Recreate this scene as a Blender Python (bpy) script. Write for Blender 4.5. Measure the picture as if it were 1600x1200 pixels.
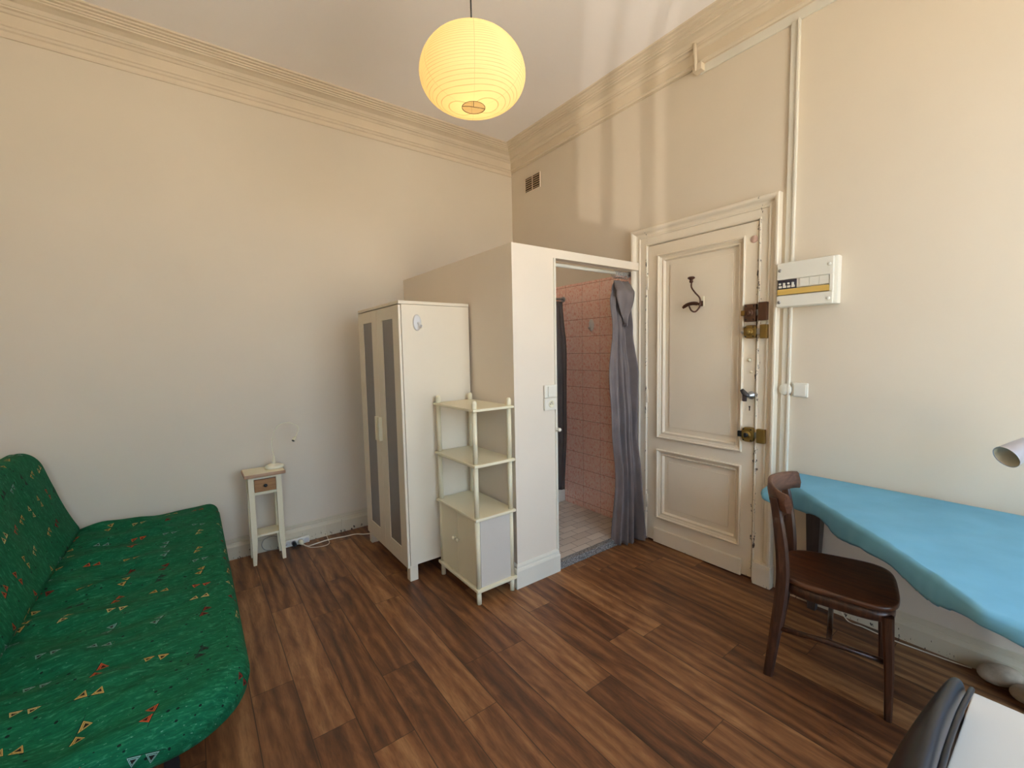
import bpy, bmesh, math, random
from mathutils import Vector, Matrix, noise as mn
PI = math.pi
S = bpy.context.scene
COL = S.collection
for o in list(bpy.data.objects): bpy.data.objects.remove(o)

# ---------------------------------------------------------------- camera
def lerp(a, b, t): return a + (b - a) * t
FPX, YAW, PITCH, ROLL = 677.47, 0.6385, -0.0778, -0.01995
cd = bpy.data.cameras.new('camera'); cam = bpy.data.objects.new('camera', cd); COL.objects.link(cam); S.camera = cam
fw = Vector((math.sin(YAW)*math.cos(PITCH), math.cos(YAW)*math.cos(PITCH), math.sin(PITCH)))
rt = Vector((math.cos(YAW), -math.sin(YAW), 0)); up = rt.cross(fw)
r2 = rt*math.cos(ROLL) + up*math.sin(ROLL); u2 = -rt*math.sin(ROLL) + up*math.cos(ROLL)
M = Matrix((r2, u2, -fw)).transposed().to_4x4(); M.translation = Vector((-2.7505, -3.6443, 1.46))
cam.matrix_world = M
cd.sensor_fit = 'HORIZONTAL'; cd.sensor_width = 36; cd.lens = 36*FPX/1600; cd.clip_start = 0.02

# ---------------------------------------------------------------- world, light, exposure
def lin(c):
    c = c/255; return c/12.92 if c <= .04045 else ((c+.055)/1.055)**2.4
def rgb(r, g, b): return (lin(r), lin(g), lin(b), 1)
W = bpy.data.worlds.new('daylight'); S.world = W; W.use_nodes = True
bg = W.node_tree.nodes['Background']
bg.inputs[1].default_value = 1.0
_w = W.node_tree; _tc = _w.nodes.new('ShaderNodeTexCoord'); _sx = _w.nodes.new('ShaderNodeSeparateXYZ'); _cr = _w.nodes.new('ShaderNodeValToRGB'); _mr = _w.nodes.new('ShaderNodeMapRange')
_w.links.new(_tc.outputs['Generated'], _sx.inputs[0]); _w.links.new(_sx.outputs[2], _mr.inputs[0]); _w.links.new(_mr.outputs[0], _cr.inputs[0])
_mr.inputs[1].default_value = -.25; _mr.inputs[2].default_value = .25
_cr.color_ramp.elements[0].position = .3; _cr.color_ramp.elements[0].color = (.97, .92, .81, 1)       # sunlit street and facades
_cr.color_ramp.elements[1].position = .7; _cr.color_ramp.elements[1].color = (.48, .70, .98, 1)       # sky
_ml = _w.nodes.new('ShaderNodeVectorMath'); _ml.operation = 'SCALE'; _ml.inputs['Scale'].default_value = 9.5
_w.links.new(_cr.outputs[0], _ml.inputs[0]); _w.links.new(_ml.outputs[0], bg.inputs[0])
def lamp(name, kind, loc, energy, color, **kw):
    l = bpy.data.lights.new(name, kind); l.energy = energy; l.color = color
    for k, v in kw.items(): setattr(l, k, v)
    o = bpy.data.objects.new(name, l); o.location = loc; COL.objects.link(o); return o
WALLY = -4.75                      # inner face of the window wall
WINS = [(-1.95, -0.55, 0.25, 2.95), (-3.78, -2.92, 0.95, 2.75)]
for i, (a, b, c, d) in enumerate(WINS):
    p = lamp('window_portal', 'AREA', ((a+b)/2, WALLY-.36, (c+d)/2), 1, (1, 1, 1), shape='RECTANGLE', size=b-a, size_y=d-c)
    p.rotation_euler = (-PI/2, 0, 0)       # shines towards +y
    p.data.cycles.is_portal = True
# sunlight thrown upward by the glazing across the street
_d = Vector((.69, .724, .35)).normalized()
sun = lamp('reflected_sunlight', 'SPOT', Vector((-3.34, WALLY-.14, 1.85)) - _d*13, 2600, (1.0, .93, .85), shadow_soft_size=.05, spot_size=math.radians(8.4), spot_blend=.05)
sun.rotation_euler = _d.to_track_quat('-Z', 'Y').to_euler()
S.view_settings.view_transform = 'Standard'; S.view_settings.look = 'None'
S.view_settings.gamma = 1; S.view_settings.use_curve_mapping = False
S.view_settings.exposure = 0.20

# ---------------------------------------------------------------- mesh helpers
class MB:
    def __init__(s): s.v = []; s.f = []; s.uv = None; s.sm = []
    def add(s, vs, fs, smooth=False):
        n = len(s.v); s.v += [tuple(v) for v in vs]; s.f += [tuple(n+i for i in f) for f in fs]; s.sm += [smooth]*len(fs); return s
    def box(s, x0, x1, y0, y1, z0, z1, b=0.0):
        if x0 > x1: x0, x1 = x1, x0
        if y0 > y1: y0, y1 = y1, y0
        if z0 > z1: z0, z1 = z1, z0
        b = min(b, (x1-x0)*.45, (y1-y0)*.45, (z1-z0)*.45)
        if b <= 0:
            vs = [(x, y, z) for x in (x0, x1) for y in (y0, y1) for z in (z0, z1)]
            return s.add(vs, [(0,1,3,2),(4,6,7,5),(0,4,5,1),(2,3,7,6),(0,2,6,4),(1,5,7,3)])
        bm = bmesh.new(); bmesh.ops.create_cube(bm, size=1)
        for v in bm.verts: v.co = Vector((lerp(x0,x1,v.co.x+.5), lerp(y0,y1,v.co.y+.5), lerp(z0,z1,v.co.z+.5)))
        bmesh.ops.bevel(bm, geom=bm.edges[:], offset=b, segments=2, profile=.6, affect='EDGES')
        bm.verts.index_update(); s.add([v.co[:] for v in bm.verts], [[v.index for v in f.verts] for f in bm.faces]); bm.free(); return s
    def loft(s, rings, closed=True, cap0=True, cap1=True, smooth=True):
        n = len(rings[0]); vs = [p for r in rings for p in r]; fs = []
        for i in range(len(rings)-1):
            for j in range(n if closed else n-1):
                k = (j+1) % n; fs.append((i*n+j, i*n+k, (i+1)*n+k, (i+1)*n+j))
        s.add(vs, fs, smooth)
        if closed and cap0: s.add([], []) ; s.f.append(tuple(len(s.v)-len(vs)+j for j in reversed(range(n)))); s.sm.append(False)
        if closed and cap1: s.f.append(tuple(len(s.v)-n+j for j in range(n))); s.sm.append(False)
        return s
    def tube(s, pts, r, n=10, flat=1.0, smooth=True):
        pts = [Vector(p) for p in pts]; rs = r if isinstance(r, (list, tuple)) else [r]*len(pts); rings = []
        T = []
        for i in range(len(pts)):
            a = pts[max(0,i-1)]; b = pts[min(len(pts)-1,i+1)]; T.append((b-a).normalized())
        ref = Vector((0,0,1)) if abs(T[0].z) < .9 else Vector((0,1,0))
        nn = (ref - T[0]*ref.dot(T[0])).normalized()
        for i, p in enumerate(pts):
            nn = (nn - T[i]*nn.dot(T[i])).normalized(); bb = T[i].cross(nn)
            rings.append([p + (nn*math.cos(2*PI*k/n) + bb*math.sin(2*PI*k/n)*flat)*rs[i] for k in range(n)])
        return s.loft(rings, smooth=smooth)
    def lathe(s, prof, c=(0,0,0), n=32, axis='z', cap=True):
        c = Vector(c); rings = []
        for r, h in prof:
            ring = []
            for k in range(n):
                a = 2*PI*k/n; q = (r*math.cos(a), r*math.sin(a), h)
                if axis == 'x': q = (h, q[0], q[1])
                if axis == 'y': q = (q[1], h, q[0])
                ring.append(c + Vector(q))
            rings.append(ring)
        return s.loft(rings, cap0=cap, cap1=cap)
    def poly_prism(s, pts, z0, z1):
        n = len(pts); vs = [(x,y,z0) for x,y in pts]+[(x,y,z1) for x,y in pts]
        return s.add(vs, [tuple(reversed(range(n))), tuple(range(n,2*n))]+[(i,(i+1)%n,n+(i+1)%n,n+i) for i in range(n)])
    def xf(s, m):
        s.v = [tuple(m @ Vector(v)) for v in s.v]; return s
def catmull(pts, k=8):
    pts = [Vector(p) for p in pts]; out = []
    for i in range(len(pts)-1):
        p0 = pts[max(0,i-1)]; p1 = pts[i]; p2 = pts[i+1]; p3 = pts[min(len(pts)-1,i+2)]
        for j in range(k):
            t = j/k; out.append(.5*((2*p1)+(p2-p0)*t+(2*p0-5*p1+4*p2-p3)*t*t+(3*p1-p0-3*p2+p3)*t**3))
    return out+[pts[-1]]
WL = {}                                           # world location of every parent
def obj(name, mb, mat, parent=None, label=None, origin=None, uv=None):
    base = WL[parent] if parent else Vector(origin or (0,0,0))
    me = bpy.data.meshes.new(name); me.from_pydata([tuple(Vector(v)-base) for v in mb.v], [], mb.f)
    me.polygons.foreach_set('use_smooth', mb.sm)
    if uv:
        l = me.uv_layers.new(name='UVMap'); 
        for lp in me.loops: l.data[lp.index].uv = uv[lp.vertex_index]
    bm = bmesh.new(); bm.from_mesh(me); bmesh.ops.recalc_face_normals(bm, faces=bm.faces); bm.to_mesh(me); bm.free()
    me.update(); o = bpy.data.objects.new(name, me); COL.objects.link(o)
    if mat: me.materials.append(mat)
    if parent: o.parent = parent
    else: o.location = base
    WL[o] = base
    if label: o['label'] = label
    return o
def thing(name, loc, label, cat, group=None):
    o = bpy.data.objects.new(name, None); o.empty_display_size = .05; COL.objects.link(o); o.location = loc; WL[o] = Vector(loc)
    return tag(o, label, cat, group)
def tag(o, label, cat, group=None):
    o['label'] = label; o['category'] = cat
    if group: o['group'] = group
    return o
def struct(name, mb, mat, parent=None):
    o = obj(name, mb, mat, parent)
    if not parent: o['kind'] = 'structure'
    return o

# ---------------------------------------------------------------- materials
class NT:
    def __init__(s, name, rough=.6, metal=0, col=None):
        s.m = bpy.data.materials.new(name); s.m.use_nodes = True; s.t = s.m.node_tree; s.n = s.t.nodes
        s.b = s.n['Principled BSDF']; s.b.inputs['Roughness'].default_value = rough; s.b.inputs['Metallic'].default_value = metal
        if col: s.b.inputs['Base Color'].default_value = col
    def link(s, a, b): s.t.links.new(a, b)
    def set(s, inp, v):
        if hasattr(v, 'is_output'): s.link(v, inp)
        elif v is not None: inp.default_value = v
    def math(s, op, a, b=None, c=None):
        n = s.n.new('ShaderNodeMath'); n.operation = op
        for i, v in enumerate((a, b, c)):
            if v is not None: s.set(n.inputs[i], v)
        return n.outputs[0]
    def geo(s): return s.n.new('ShaderNodeNewGeometry').outputs['Position']
    def objc(s): return s.n.new('ShaderNodeTexCoord').outputs['Object']
    def uv(s): return s.n.new('ShaderNodeTexCoord').outputs['UV']
    def sep(s, v):
        n = s.n.new('ShaderNodeSeparateXYZ'); s.link(v, n.inputs[0]); return n.outputs
    def comb(s, x=0, y=0, z=0):
        n = s.n.new('ShaderNodeCombineXYZ')
        for i, v in enumerate((x,y,z)): s.set(n.inputs[i], v)
        return n.outputs[0]
    def scale(s, v, sc):
        n = s.n.new('ShaderNodeMapping'); s.link(v, n.inputs[0]); n.inputs['Scale'].default_value = sc; return n.outputs[0]
    def noise(s, v, sc, det=3, rough=.5, dist=0, color=False):
        n = s.n.new('ShaderNodeTexNoise'); s.link(v, n.inputs['Vector']); n.inputs['Scale'].default_value = sc
        n.inputs['Detail'].default_value = det; n.inputs['Roughness'].default_value = rough; n.inputs['Distortion'].default_value = dist
        return n.outputs[1 if color else 0]
    def ramp(s, f, stops, mode='LINEAR'):
        n = s.n.new('ShaderNodeValToRGB'); s.link(f, n.inputs[0]); r = n.color_ramp; r.interpolation = mode
        while len(r.elements) < len(stops): r.elements.new(.5)
        for e, (p, c) in zip(r.elements, stops): e.position = p; e.color = c if len(c) == 4 else (*c, 1)
        return n.outputs[0]
    def mix(s, f, a, b, mode='MIX'):
        n = s.n.new('ShaderNodeMix'); n.data_type = 'RGBA'; n.blend_type = mode
        s.set(n.inputs[0], f); s.set(n.inputs[6], a); s.set(n.inputs[7], b); return n.outputs[2]
    def white(s, v):
        n = s.n.new('ShaderNodeTexWhiteNoise'); n.noise_dimensions = '3D'; s.link(v, n.inputs['Vector']); return n.outputs
    def bump(s, h, strength=.2, dist=.01):
        n = s.n.new('ShaderNodeBump'); n.inputs['Strength'].default_value = strength; n.inputs['Distance'].default_value = dist
        s.link(h, n.inputs['Height']); s.link(n.outputs[0], s.b.inputs['Normal'])
    def color(s, v): s.set(s.b.inputs['Base Color'], v)
def paint(name, col, rough=.55, var=.04, bump=.06, sc=3.0, spec=.5):
    k = NT(name, rough); p = k.geo(); n = k.noise(p, sc, 4)
    a = tuple(max(0, c*(1-var)) for c in col[:3])+(1,); b = tuple(min(1, c*(1+var)) for c in col[:3])+(1,)
    k.color(k.ramp(n, [(.3, a), (.7, b)])); k.bump(k.noise(p, 60, 3), bump, .004)
    k.b.inputs['Specular IOR Level'].default_value = spec
    return k.m
def chipped(name, col, thr=.66, edges=None, z_hi=None, rough=.45):
    """old gloss paint with dark chips: edges = world y lines along which the chips cluster, z_hi = top of the worn zone"""
    k = NT(name, rough); p = k.geo(); n = k.noise(k.scale(p, (1,1,.45)), 55, 5, .65); x, y, z = k.sep(p)
    m = None
    if edges:
        for e, w in edges:
            d = k.math('DIVIDE', k.math('ABSOLUTE', k.math('SUBTRACT', y, e)), w)
            d = k.math('SUBTRACT', 1.0, k.math('MINIMUM', d, 1.0)); m = d if m is None else k.math('MAXIMUM', m, d)
    if z_hi is not None:
        d = k.math('SUBTRACT', 1.0, k.math('MINIMUM', k.math('DIVIDE', z, z_hi), 1.0)); m = d if m is None else k.math('MAXIMUM', m, d)
    if m is None: m = 0.5
    f = k.math('ADD', n, k.math('MULTIPLY', m, .2)); f = k.math('GREATER_THAN', f, thr)
    base = k.ramp(k.noise(p, 3, 4), [(.3, tuple(c*.95 for c in col[:3])), (.7, col[:3])])
    k.color(k.mix(f, base, rgb(70, 55, 42))); k.bump(k.noise(p, 45, 3), .07, .004); return k.m
def wood(name, c0, c1, c2, rough=.4, axis=1, sc=22):
    k = NT(name, rough); p = k.objc(); s = [1,1,1]; s[axis] = .09
    g = k.noise(k.scale(p, s), sc*2.2, 6, .65, 1.2); f = k.noise(k.scale(p, s), sc*9, 3, .6)
    c = k.ramp(g, [(.3, c0), (.5, c1), (.7, c2)]); k.color(k.mix(k.math('MULTIPLY', f, .55), c, c0)); k.bump(f, .12, .002); return k.m

M_wall = paint('wall_paint', rgb(223, 208, 185), .72, .02, .05, 1.6, .3)
M_ceil = paint('ceiling_paint', rgb(253, 245, 238), .8, .02, .03, 1.2, .2)
M_corn = paint('cornice_paint', rgb(224, 206, 178), .6, .03, .05, 5)
M_part = paint('partition_paint', rgb(232, 217, 196), .6, .02, .04, 2)
M_base = chipped('baseboard_paint', rgb(214, 200, 172), .80, None, .16)
M_door = chipped('door_paint', rgb(238, 222, 196), .765, [(-2.427, .028), (-2.46, .03)], .03)
M_frame = chipped('frame_paint', rgb(238, 224, 200), .775, [(-2.44, .03), (-1.645, .02)], .10)
M_trimw = paint('trim_paint', rgb(226, 218, 200), .5)
M_gap = NT('gap_dark', .9, 0, rgb(24, 17, 12)).m
M_white = paint('white_lacquer', rgb(228, 213, 187), .38, .01, .01)
M_cream = paint('cream_lacquer', rgb(232, 220, 186), .42, .02, .02)
M_panelg = paint('white_panel_board', rgb(208, 197, 182), .5, .02, .02)
M_frost = NT('frosted_glass', .33, 0, rgb(122, 112, 104)).m
M_plast = NT('white_plastic', .35, 0, rgb(232, 226, 210)).m
M_plast2 = NT('cream_plastic', .4, 0, rgb(236, 226, 196)).m
M_dark = NT('black_plastic', .35, 0, rgb(22, 22, 24)).m
M_hole = NT('dark_opening', .9, 0, rgb(46, 36, 26)).m
M_brass = NT('aged_brass', .42, .75, rgb(150, 120, 62)).m
M_brown = NT('brown_lock_metal', .4, .5, rgb(98, 66, 46)).m
M_steel = NT('steel', .3, .9, rgb(178, 178, 178)).m
M_iron = NT('dark_bronze', .42, .6, rgb(84, 52, 36)).m
M_rubber = NT('cable_white', .5, 0, rgb(226, 214, 192)).m
M_tile_w = None

# vinyl planks: rows along y, 163.5 mm wide, 1016 mm long
def floor_mat():
    k = NT('wood_planks', .40); x, y, z = k.sep(k.geo()); Wd = .1635; Ln = 1.016
    u = k.math('DIVIDE', k.math('ADD', x, 2.464), Wd); i = k.math('FLOOR', u); fu = k.math('FRACT', u)
    known = {0:.927, 1:.108, 2:.772, 3:.194, 5:.973, 6:.388, 8:.232}; random.seed(4)
    st = []
    for q in range(-11, 17):
        v = known.get(q, random.random()*1.016); st.append(((q+11.0)/30+.0001, (v/1.016,)*3))
    off = k.ramp(k.math('DIVIDE', k.math('ADD', i, 11.3), 30), st, 'CONSTANT')
    off = k.sep(off)[0]
    v = k.math('ADD', k.math('DIVIDE', y, Ln), off); j = k.math('FLOOR', v); fv = k.math('FRACT', v)
    w = k.white(k.comb(i, j, 3)); ws = k.sep(w[1])
    pv = k.comb(k.math('ADD', x, k.math('MULTIPLY', ws[0], 7)), k.math('MULTIPLY', k.math('ADD', y, k.math('MULTIPLY', ws[1], 9)), .17), ws[2])
    broad = k.noise(pv, 8, 4, .6, 2.2); mid = k.noise(pv, 34, 7, .72, .9)
    fine = k.noise(k.comb(x, k.math('MULTIPLY', y, .07), 0), 170, 3, .6)
    n = k.n.new('ShaderNodeTexWave'); n.bands_direction = 'X'; n.inputs['Scale'].default_value = 5; n.inputs['Distortion'].default_value = 7
    n.inputs['Detail'].default_value = 3; n.inputs['Detail Scale'].default_value = 1.4; k.link(pv, n.inputs['Vector'])
    f = k.math('ADD', k.math('MULTIPLY', broad, .50), k.math('MULTIPLY', mid, .30)); f = k.math('ADD', f, k.math('MULTIPLY', n.outputs['Fac'], .10))
    f = k.math('ADD', f, k.math('MULTIPLY', k.math('SUBTRACT', w[0], .5), .17))
    c = k.ramp(f, [(.26, rgb(66, 37, 22)), (.39, rgb(108, 66, 38)), (.51, rgb(140, 93, 56)), (.68, rgb(182, 134, 88))])
    c = k.mix(k.math('MULTIPLY', k.ramp(fine, [(.5, (0,0,0)), (.8, (1,1,1))]), .45), c, rgb(62, 36, 22))
    # knots
    vn = k.n.new('ShaderNodeTexVoronoi'); vn.inputs['Scale'].default_value = 3.4; k.link(k.comb(k.math('ADD', x, ws[0]), k.math('MULTIPLY', y, .55), 0), vn.inputs['Vector'])
    kn = k.math('SUBTRACT', 1.0, k.math('MINIMUM', k.math('DIVIDE', vn.outputs['Distance'], .085), 1.0))
    c = k.mix(k.math('MULTIPLY', kn, k.math('MULTIPLY', mid, 1.3)), c, rgb(44, 26, 18))
    eu = k.math('MINIMUM', fu, k.math('SUBTRACT', 1.0, fu)); ev = k.math('MINIMUM', fv, k.math('SUBTRACT', 1.0, fv))
    ln = k.math('MAXIMUM', k.math('LESS_THAN', eu, .012), k.math('LESS_THAN', ev, .0014))
    k.color(k.mix(k.math('MULTIPLY', ln, .75), c, rgb(40, 24, 16)))
    k.set(k.b.inputs['Roughness'], k.math('ADD', .38, k.math('MULTIPLY', mid, .16)))
    k.bump(k.math('SUBTRACT', k.math('MULTIPLY', mid, .4), ln), .12, .003); return k.m
M_floor = floor_mat()

def pinktile():
    k = NT('pink_tile', .22); x, y, z = k.sep(k.geo()); a = k.math('ADD', y, x)
    u = k.math('DIVIDE', a, .20); v = k.math('DIVIDE', k.math('SUBTRACT', z, .10), .1465)
    fu = k.math('FRACT', u); fv = k.math('FRACT', v)
    ln = k.math('MAXIMUM', k.math('LESS_THAN', fu, .012), k.math('LESS_THAN', fv, .022))
    p = k.comb(a, k.math('MULTIPLY', z, .7), 0)
    n = k.noise(p, 62, 4, .6, .8); n2 = k.noise(p, 8, 3)
    c = k.ramp(n, [(.36, rgb(240, 172, 150)), (.48, rgb(252, 210, 190)), (.62, rgb(255, 226, 208))])
    c = k.mix(k.math('MULTIPLY', n2, .3), c, rgb(250, 190, 168)); k.color(k.mix(ln, c, rgb(190, 130, 110)))
    k.bump(k.math('SUBTRACT', 0.0, ln), .25, .002); return k.m
def whitetile():
    k = NT('white_floor_tile', .3); x, y, z = k.sep(k.geo()); v = k.math('DIVIDE', y, .075); j = k.math('FLOOR', v)
    u = k.math('ADD', k.math('DIVIDE', x, .15), k.math('MULTIPLY', j, .5)); fu = k.math('FRACT', u); fv = k.math('FRACT', v)
    ln = k.math('MAXIMUM', k.math('LESS_THAN', fu, .022), k.math('LESS_THAN', fv, .045))
    w = k.white(k.comb(k.math('FLOOR', u), j, 0))[0]
    c = k.mix(w, rgb(226, 214, 198), rgb(206, 192, 176)); k.color(k.mix(ln, c, rgb(120, 102, 88))); k.bump(k.math('SUBTRACT', 0.0, ln), .3, .002); return k.m
M_pink = pinktile(); M_wtile = whitetile()
k = NT('granite', .5); g = k.noise(k.geo(), 130, 4, .8); k.color(k.ramp(g, [(.4, rgb(70, 68, 68)), (.5, rgb(128, 124, 120)), (.62, rgb(190, 186, 180))])); M_gran = k.m

def sofa_mat():
    k = NT('green_print_fabric', .85); k.b.inputs['Specular IOR Level'].default_value = .2
    uv = k.uv(); u0, v0, _ = k.sep(uv)
    strokes = k.noise(k.scale(uv, (1, 3.2, 1)), 26, 4, .7, .8); big = k.noise(uv, 4, 3)
    c = k.ramp(strokes, [(.30, rgb(8, 72, 44)), (.55, rgb(16, 104, 68)), (.74, rgb(66, 150, 112))])
    c = k.mix(k.math('MULTIPLY', big, .5), c, rgb(8, 84, 50))
    # specks of pale brush marks
    sp = k.noise(k.scale(uv, (1, 2, 1)), 75, 2, .5); c = k.mix(k.math('MULTIPLY', k.math('GREATER_THAN', sp, .70), .5), c, rgb(120, 176, 150))
    # black dots
    vo = k.n.new('ShaderNodeTexVoronoi'); vo.inputs['Scale'].default_value = 26; k.link(uv, vo.inputs['Vector'])
    c = k.mix(k.math('LESS_THAN', vo.outputs['Distance'], .12), c, rgb(14, 34, 26))
    # paired triangle motifs, one per cell
    G = .142
    a = k.math('DIVIDE', u0, G); row = k.math('FLOOR', a)
    b = k.math('ADD', k.math('DIVIDE', v0, G), k.math('MULTIPLY', row, .37)); colm = k.math('FLOOR', b)
    w = k.white(k.comb(row, colm, 1)); w3 = k.sep(w[1]); w2 = k.white(k.comb(row, colm, 9))
    cx = k.math('ADD', k.math('SUBTRACT', k.math('FRACT', a), .5), k.math('MULTIPLY', k.math('SUBTRACT', w3[0], .5), .14))
    cy = k.math('ADD', k.math('SUBTRACT', k.math('FRACT', b), .5), k.math('MULTIPLY', k.math('SUBTRACT', w3[1], .5), .14))
    ang = k.math('ADD', k.math('MULTIPLY', k.math('FLOOR', k.math('MULTIPLY', w3[2], 4)), PI/2), .28)
    co = k.math('COSINE', ang); si = k.math('SINE', ang)
    X = k.math('SUBTRACT', k.math('MULTIPLY', cx, co), k.math('MULTIPLY', cy, si)); Y = k.math('ADD', k.math('MULTIPLY', cx, si), k.math('MULTIPLY', cy, co))
    tx = k.math('ABSOLUTE', k.math('SUBTRACT', k.math('ABSOLUTE', X), .140)); H = .125
    d = k.math('MAXIMUM', k.math('SUBTRACT', -.085, Y), k.math('SUBTRACT', k.math('ADD', k.math('MULTIPLY', tx, 1.75), Y), H))
    ins = k.math('LESS_THAN', d, 0.0)
    ringc = k.ramp(k.math('MULTIPLY', d, -14), [(0, (0,0,0)), (.13, (1,1,1)), (.42, (0,0,0)), (.60, (1,1,1)), (.82, (0,0,0))], 'CONSTANT')
    pick = k.ramp(w2[0], [(0, rgb(214, 178, 98)), (.30, rgb(206, 92, 50)), (.52, rgb(138, 44, 30)), (.64, rgb(132, 178, 164)), (.80, rgb(222, 200, 130)), (.92, rgb(22, 66, 54))], 'CONSTANT')
    mot = k.mix(k.sep(ringc)[0], rgb(34, 26, 18), pick)
    keep = k.math('GREATER_THAN', k.white(k.comb(row, colm, 21))[0], .18)
    c = k.mix(k.math('MULTIPLY', ins, keep), c, mot)
    line = k.math('MULTIPLY', k.math('LESS_THAN', k.math('ABSOLUTE', k.math('ADD', Y, .09)), .008), k.math('LESS_THAN', k.math('ABSOLUTE', k.math('ADD', X, .06)), .30))
    c = k.mix(k.math('MULTIPLY', k.math('MULTIPLY', line, keep), .8), c, rgb(12, 36, 26))
    k.color(c); k.bump(k.noise(uv, 320, 2), .15, .002); return k.m
M_sofa = sofa_mat()
def fabric(name, a, b, rough=.8, sc=30, sheen=0):
    k = NT(name, rough); n = k.noise(k.objc(), sc, 4); k.color(k.ramp(n, [(.3, a), (.7, b)])); k.bump(k.noise(k.objc(), 400, 2), .1, .001)
    k.b.inputs['Sheen Weight'].default_value = sheen; k.b.inputs['Specular IOR Level'].default_value = .3; return k.m
M_cloth = fabric('turquoise_cloth', rgb(106, 166, 192), rgb(116, 178, 204), .6, 6)
M_curt = fabric('grey_curtain', rgb(108, 99, 97), rgb(126, 115, 112), .55, 8, .1)
M_curt2 = fabric('grey_shower_curtain', rgb(84, 74, 70), rgb(96, 86, 80), .5, 8)
M_chair = wood('dark_chair_wood', rgb(48, 28, 18), rgb(74, 46, 31), rgb(98, 62, 42), .33, 2)
M_seat = wood('chair_seat_wood', rgb(52, 30, 19), rgb(92, 56, 36), rgb(124, 78, 50), .32, 1, 16)
M_rail = wood('worn_rail_wood', rgb(82, 52, 38), rgb(112, 76, 57), rgb(134, 94, 72), .45, 0)
M_legw = wood('grey_table_leg', rgb(52, 44, 40), rgb(70, 62, 58), rgb(84, 76, 72), .45, 2)
M_edge = wood('rubbed_edge', rgb(168, 126, 92), rgb(188, 150, 116), rgb(206, 176, 144), .5, 0)
M_drawer = wood('bare_drawer_front', rgb(142, 98, 56), rgb(164, 118, 70), rgb(178, 132, 82), .5, 0, 14)
M_tabtop = paint('white_laminate', rgb(200, 195, 186), .35, .01, .0)
M_shell = NT('black_shell', .34, 0, rgb(18, 22, 32)).m
M_stone = fabric('beige_felt', rgb(178, 160, 138), rgb(204, 186, 162), .9, 30)
M_glass = NT('clear_glass', .02).m; _n = M_glass.node_tree
_t = _n.nodes.new('ShaderNodeBsdfTransparent'); _g = _n.nodes.new('ShaderNodeBsdfGlossy'); _g.inputs['Roughness'].default_value = .02; _x = _n.nodes.new('ShaderNodeMixShader'); _x.inputs[0].default_value = .06
_n.links.new(_t.outputs[0], _x.inputs[1]); _n.links.new(_g.outputs[0], _x.inputs[2]); _n.links.new(_x.outputs[0], _n.nodes['Material Output'].inputs['Surface'])

# ---------------------------------------------------------------- the setting
X0, X1, Y0, Y1, ZC = -4.15, 0.0, WALLY, 0.0, 3.432
struct('floor', MB().box(X0-.1, X1+.1, Y0-.1, Y1+.1, -.08, 0), M_floor)
struct('ceiling', MB().box(X0-.1, X1+.1, Y0-.1, Y1+.1, ZC, ZC+.1), M_ceil)
struct('wall_back', MB().box(X0-.1, X1+.1, 0, .12, 0, ZC), M_wall)
struct('wall_left', MB().box(X0-.12, X0, Y0-.1, 0, 0, ZC), M_wall)
DY0, DY1, DZ = -2.427, -1.655, 2.195
wr = MB(); wr.box(0, .15, DY1, 0, 0, ZC); wr.box(0, .15, Y0-.1, DY0, 0, ZC); wr.box(0, .15, DY0, DY1, DZ, ZC)
struct('wall_right', wr, M_wall)
wf = MB(); T = .30; xs = [X0, WINS[1][0], WINS[1][1], WINS[0][0], WINS[0][1], X1]
for i in range(0, 5, 2): wf.box(xs[i], xs[i+1], Y0-T, Y0, 0, ZC)
for a, b, c, d in WINS: wf.box(a, b, Y0-T, Y0, 0, c); wf.box(a, b, Y0-T, Y0, d, ZC)
struct('wall_front', wf, M_wall)
for i, (a, b, c, d) in enumerate(WINS):
    m = MB(); yf = Y0-.14; w = .055
    m.box(a, a+w, yf-.05, yf, c, d, .004); m.box(b-w, b, yf-.05, yf, c, d, .004); m.box(a+w, b-w, yf-.05, yf, c, c+w, .004); m.box(a+w, b-w, yf-.05, yf, d-w, d, .004)
    mid = (a+b)/2
    mull = [(mid, .05)] if i == 0 else [(-3.45, .014), (-3.19, .016)]
    for mc, mh in mull: m.box(mc-mh, mc+mh, yf-.055, yf+.005, c+w, d-w, .004)
    z1 = c + (d-c)*.34; z2 = c + (d-c)*.68
    for zz in (z1, z2):
        m.box(a+w, b-w, yf-.045, yf-.005, zz-.015, zz+.015) if i == 0 else None
    f = struct('window_%d' % (i+1), m, M_trimw)
    struct('window_pane', MB().box(a+w, b-w, yf-.027, yf-.023, c+w, d-w), M_glass, f)

# cornice: profile (distance from wall, height) swept along the back and the right wall, mitred at the corner
prof = [(0,3.213),(.010,3.213),(.012,3.222),(.012,3.244),(.022,3.250),(.026,3.262),(.034,3.266),(.034,3.274),(.028,3.278),(.028,3.330),(.036,3.334),(.044,3.346),(.058,3.350),(.060,3.356),(.066,3.358),
        (.078,3.376),(.104,3.388),(.124,3.391),(.126,3.397),(.138,3.399),(.140,3.405),(.156,3.407),(.158,3.413),(.176,3.415),(.180,3.422),(.198,3.424),(.203,3.4325),(0,3.4325)]
def mould(prof, path_fn, n):
    """rings along the path: path_fn(i, d, z) -> point"""
    m = MB(); m.loft([[path_fn(i, d, z) for d, z in prof] for i in range(n)], smooth=False); return m
struct('trim_1', mould(prof, lambda i, d, z: [(X0, -d, z), (-d, -d, z)][i], 2), M_corn)
pr2 = [(d, z if z > 3.25 else z+.034 if z < 3.23 else 3.25) for d, z in prof]
struct('trim_2', mould(pr2, lambda i, d, z: [(-d, -d, z), (-d, Y0, z)][i], 2), M_corn)
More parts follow.
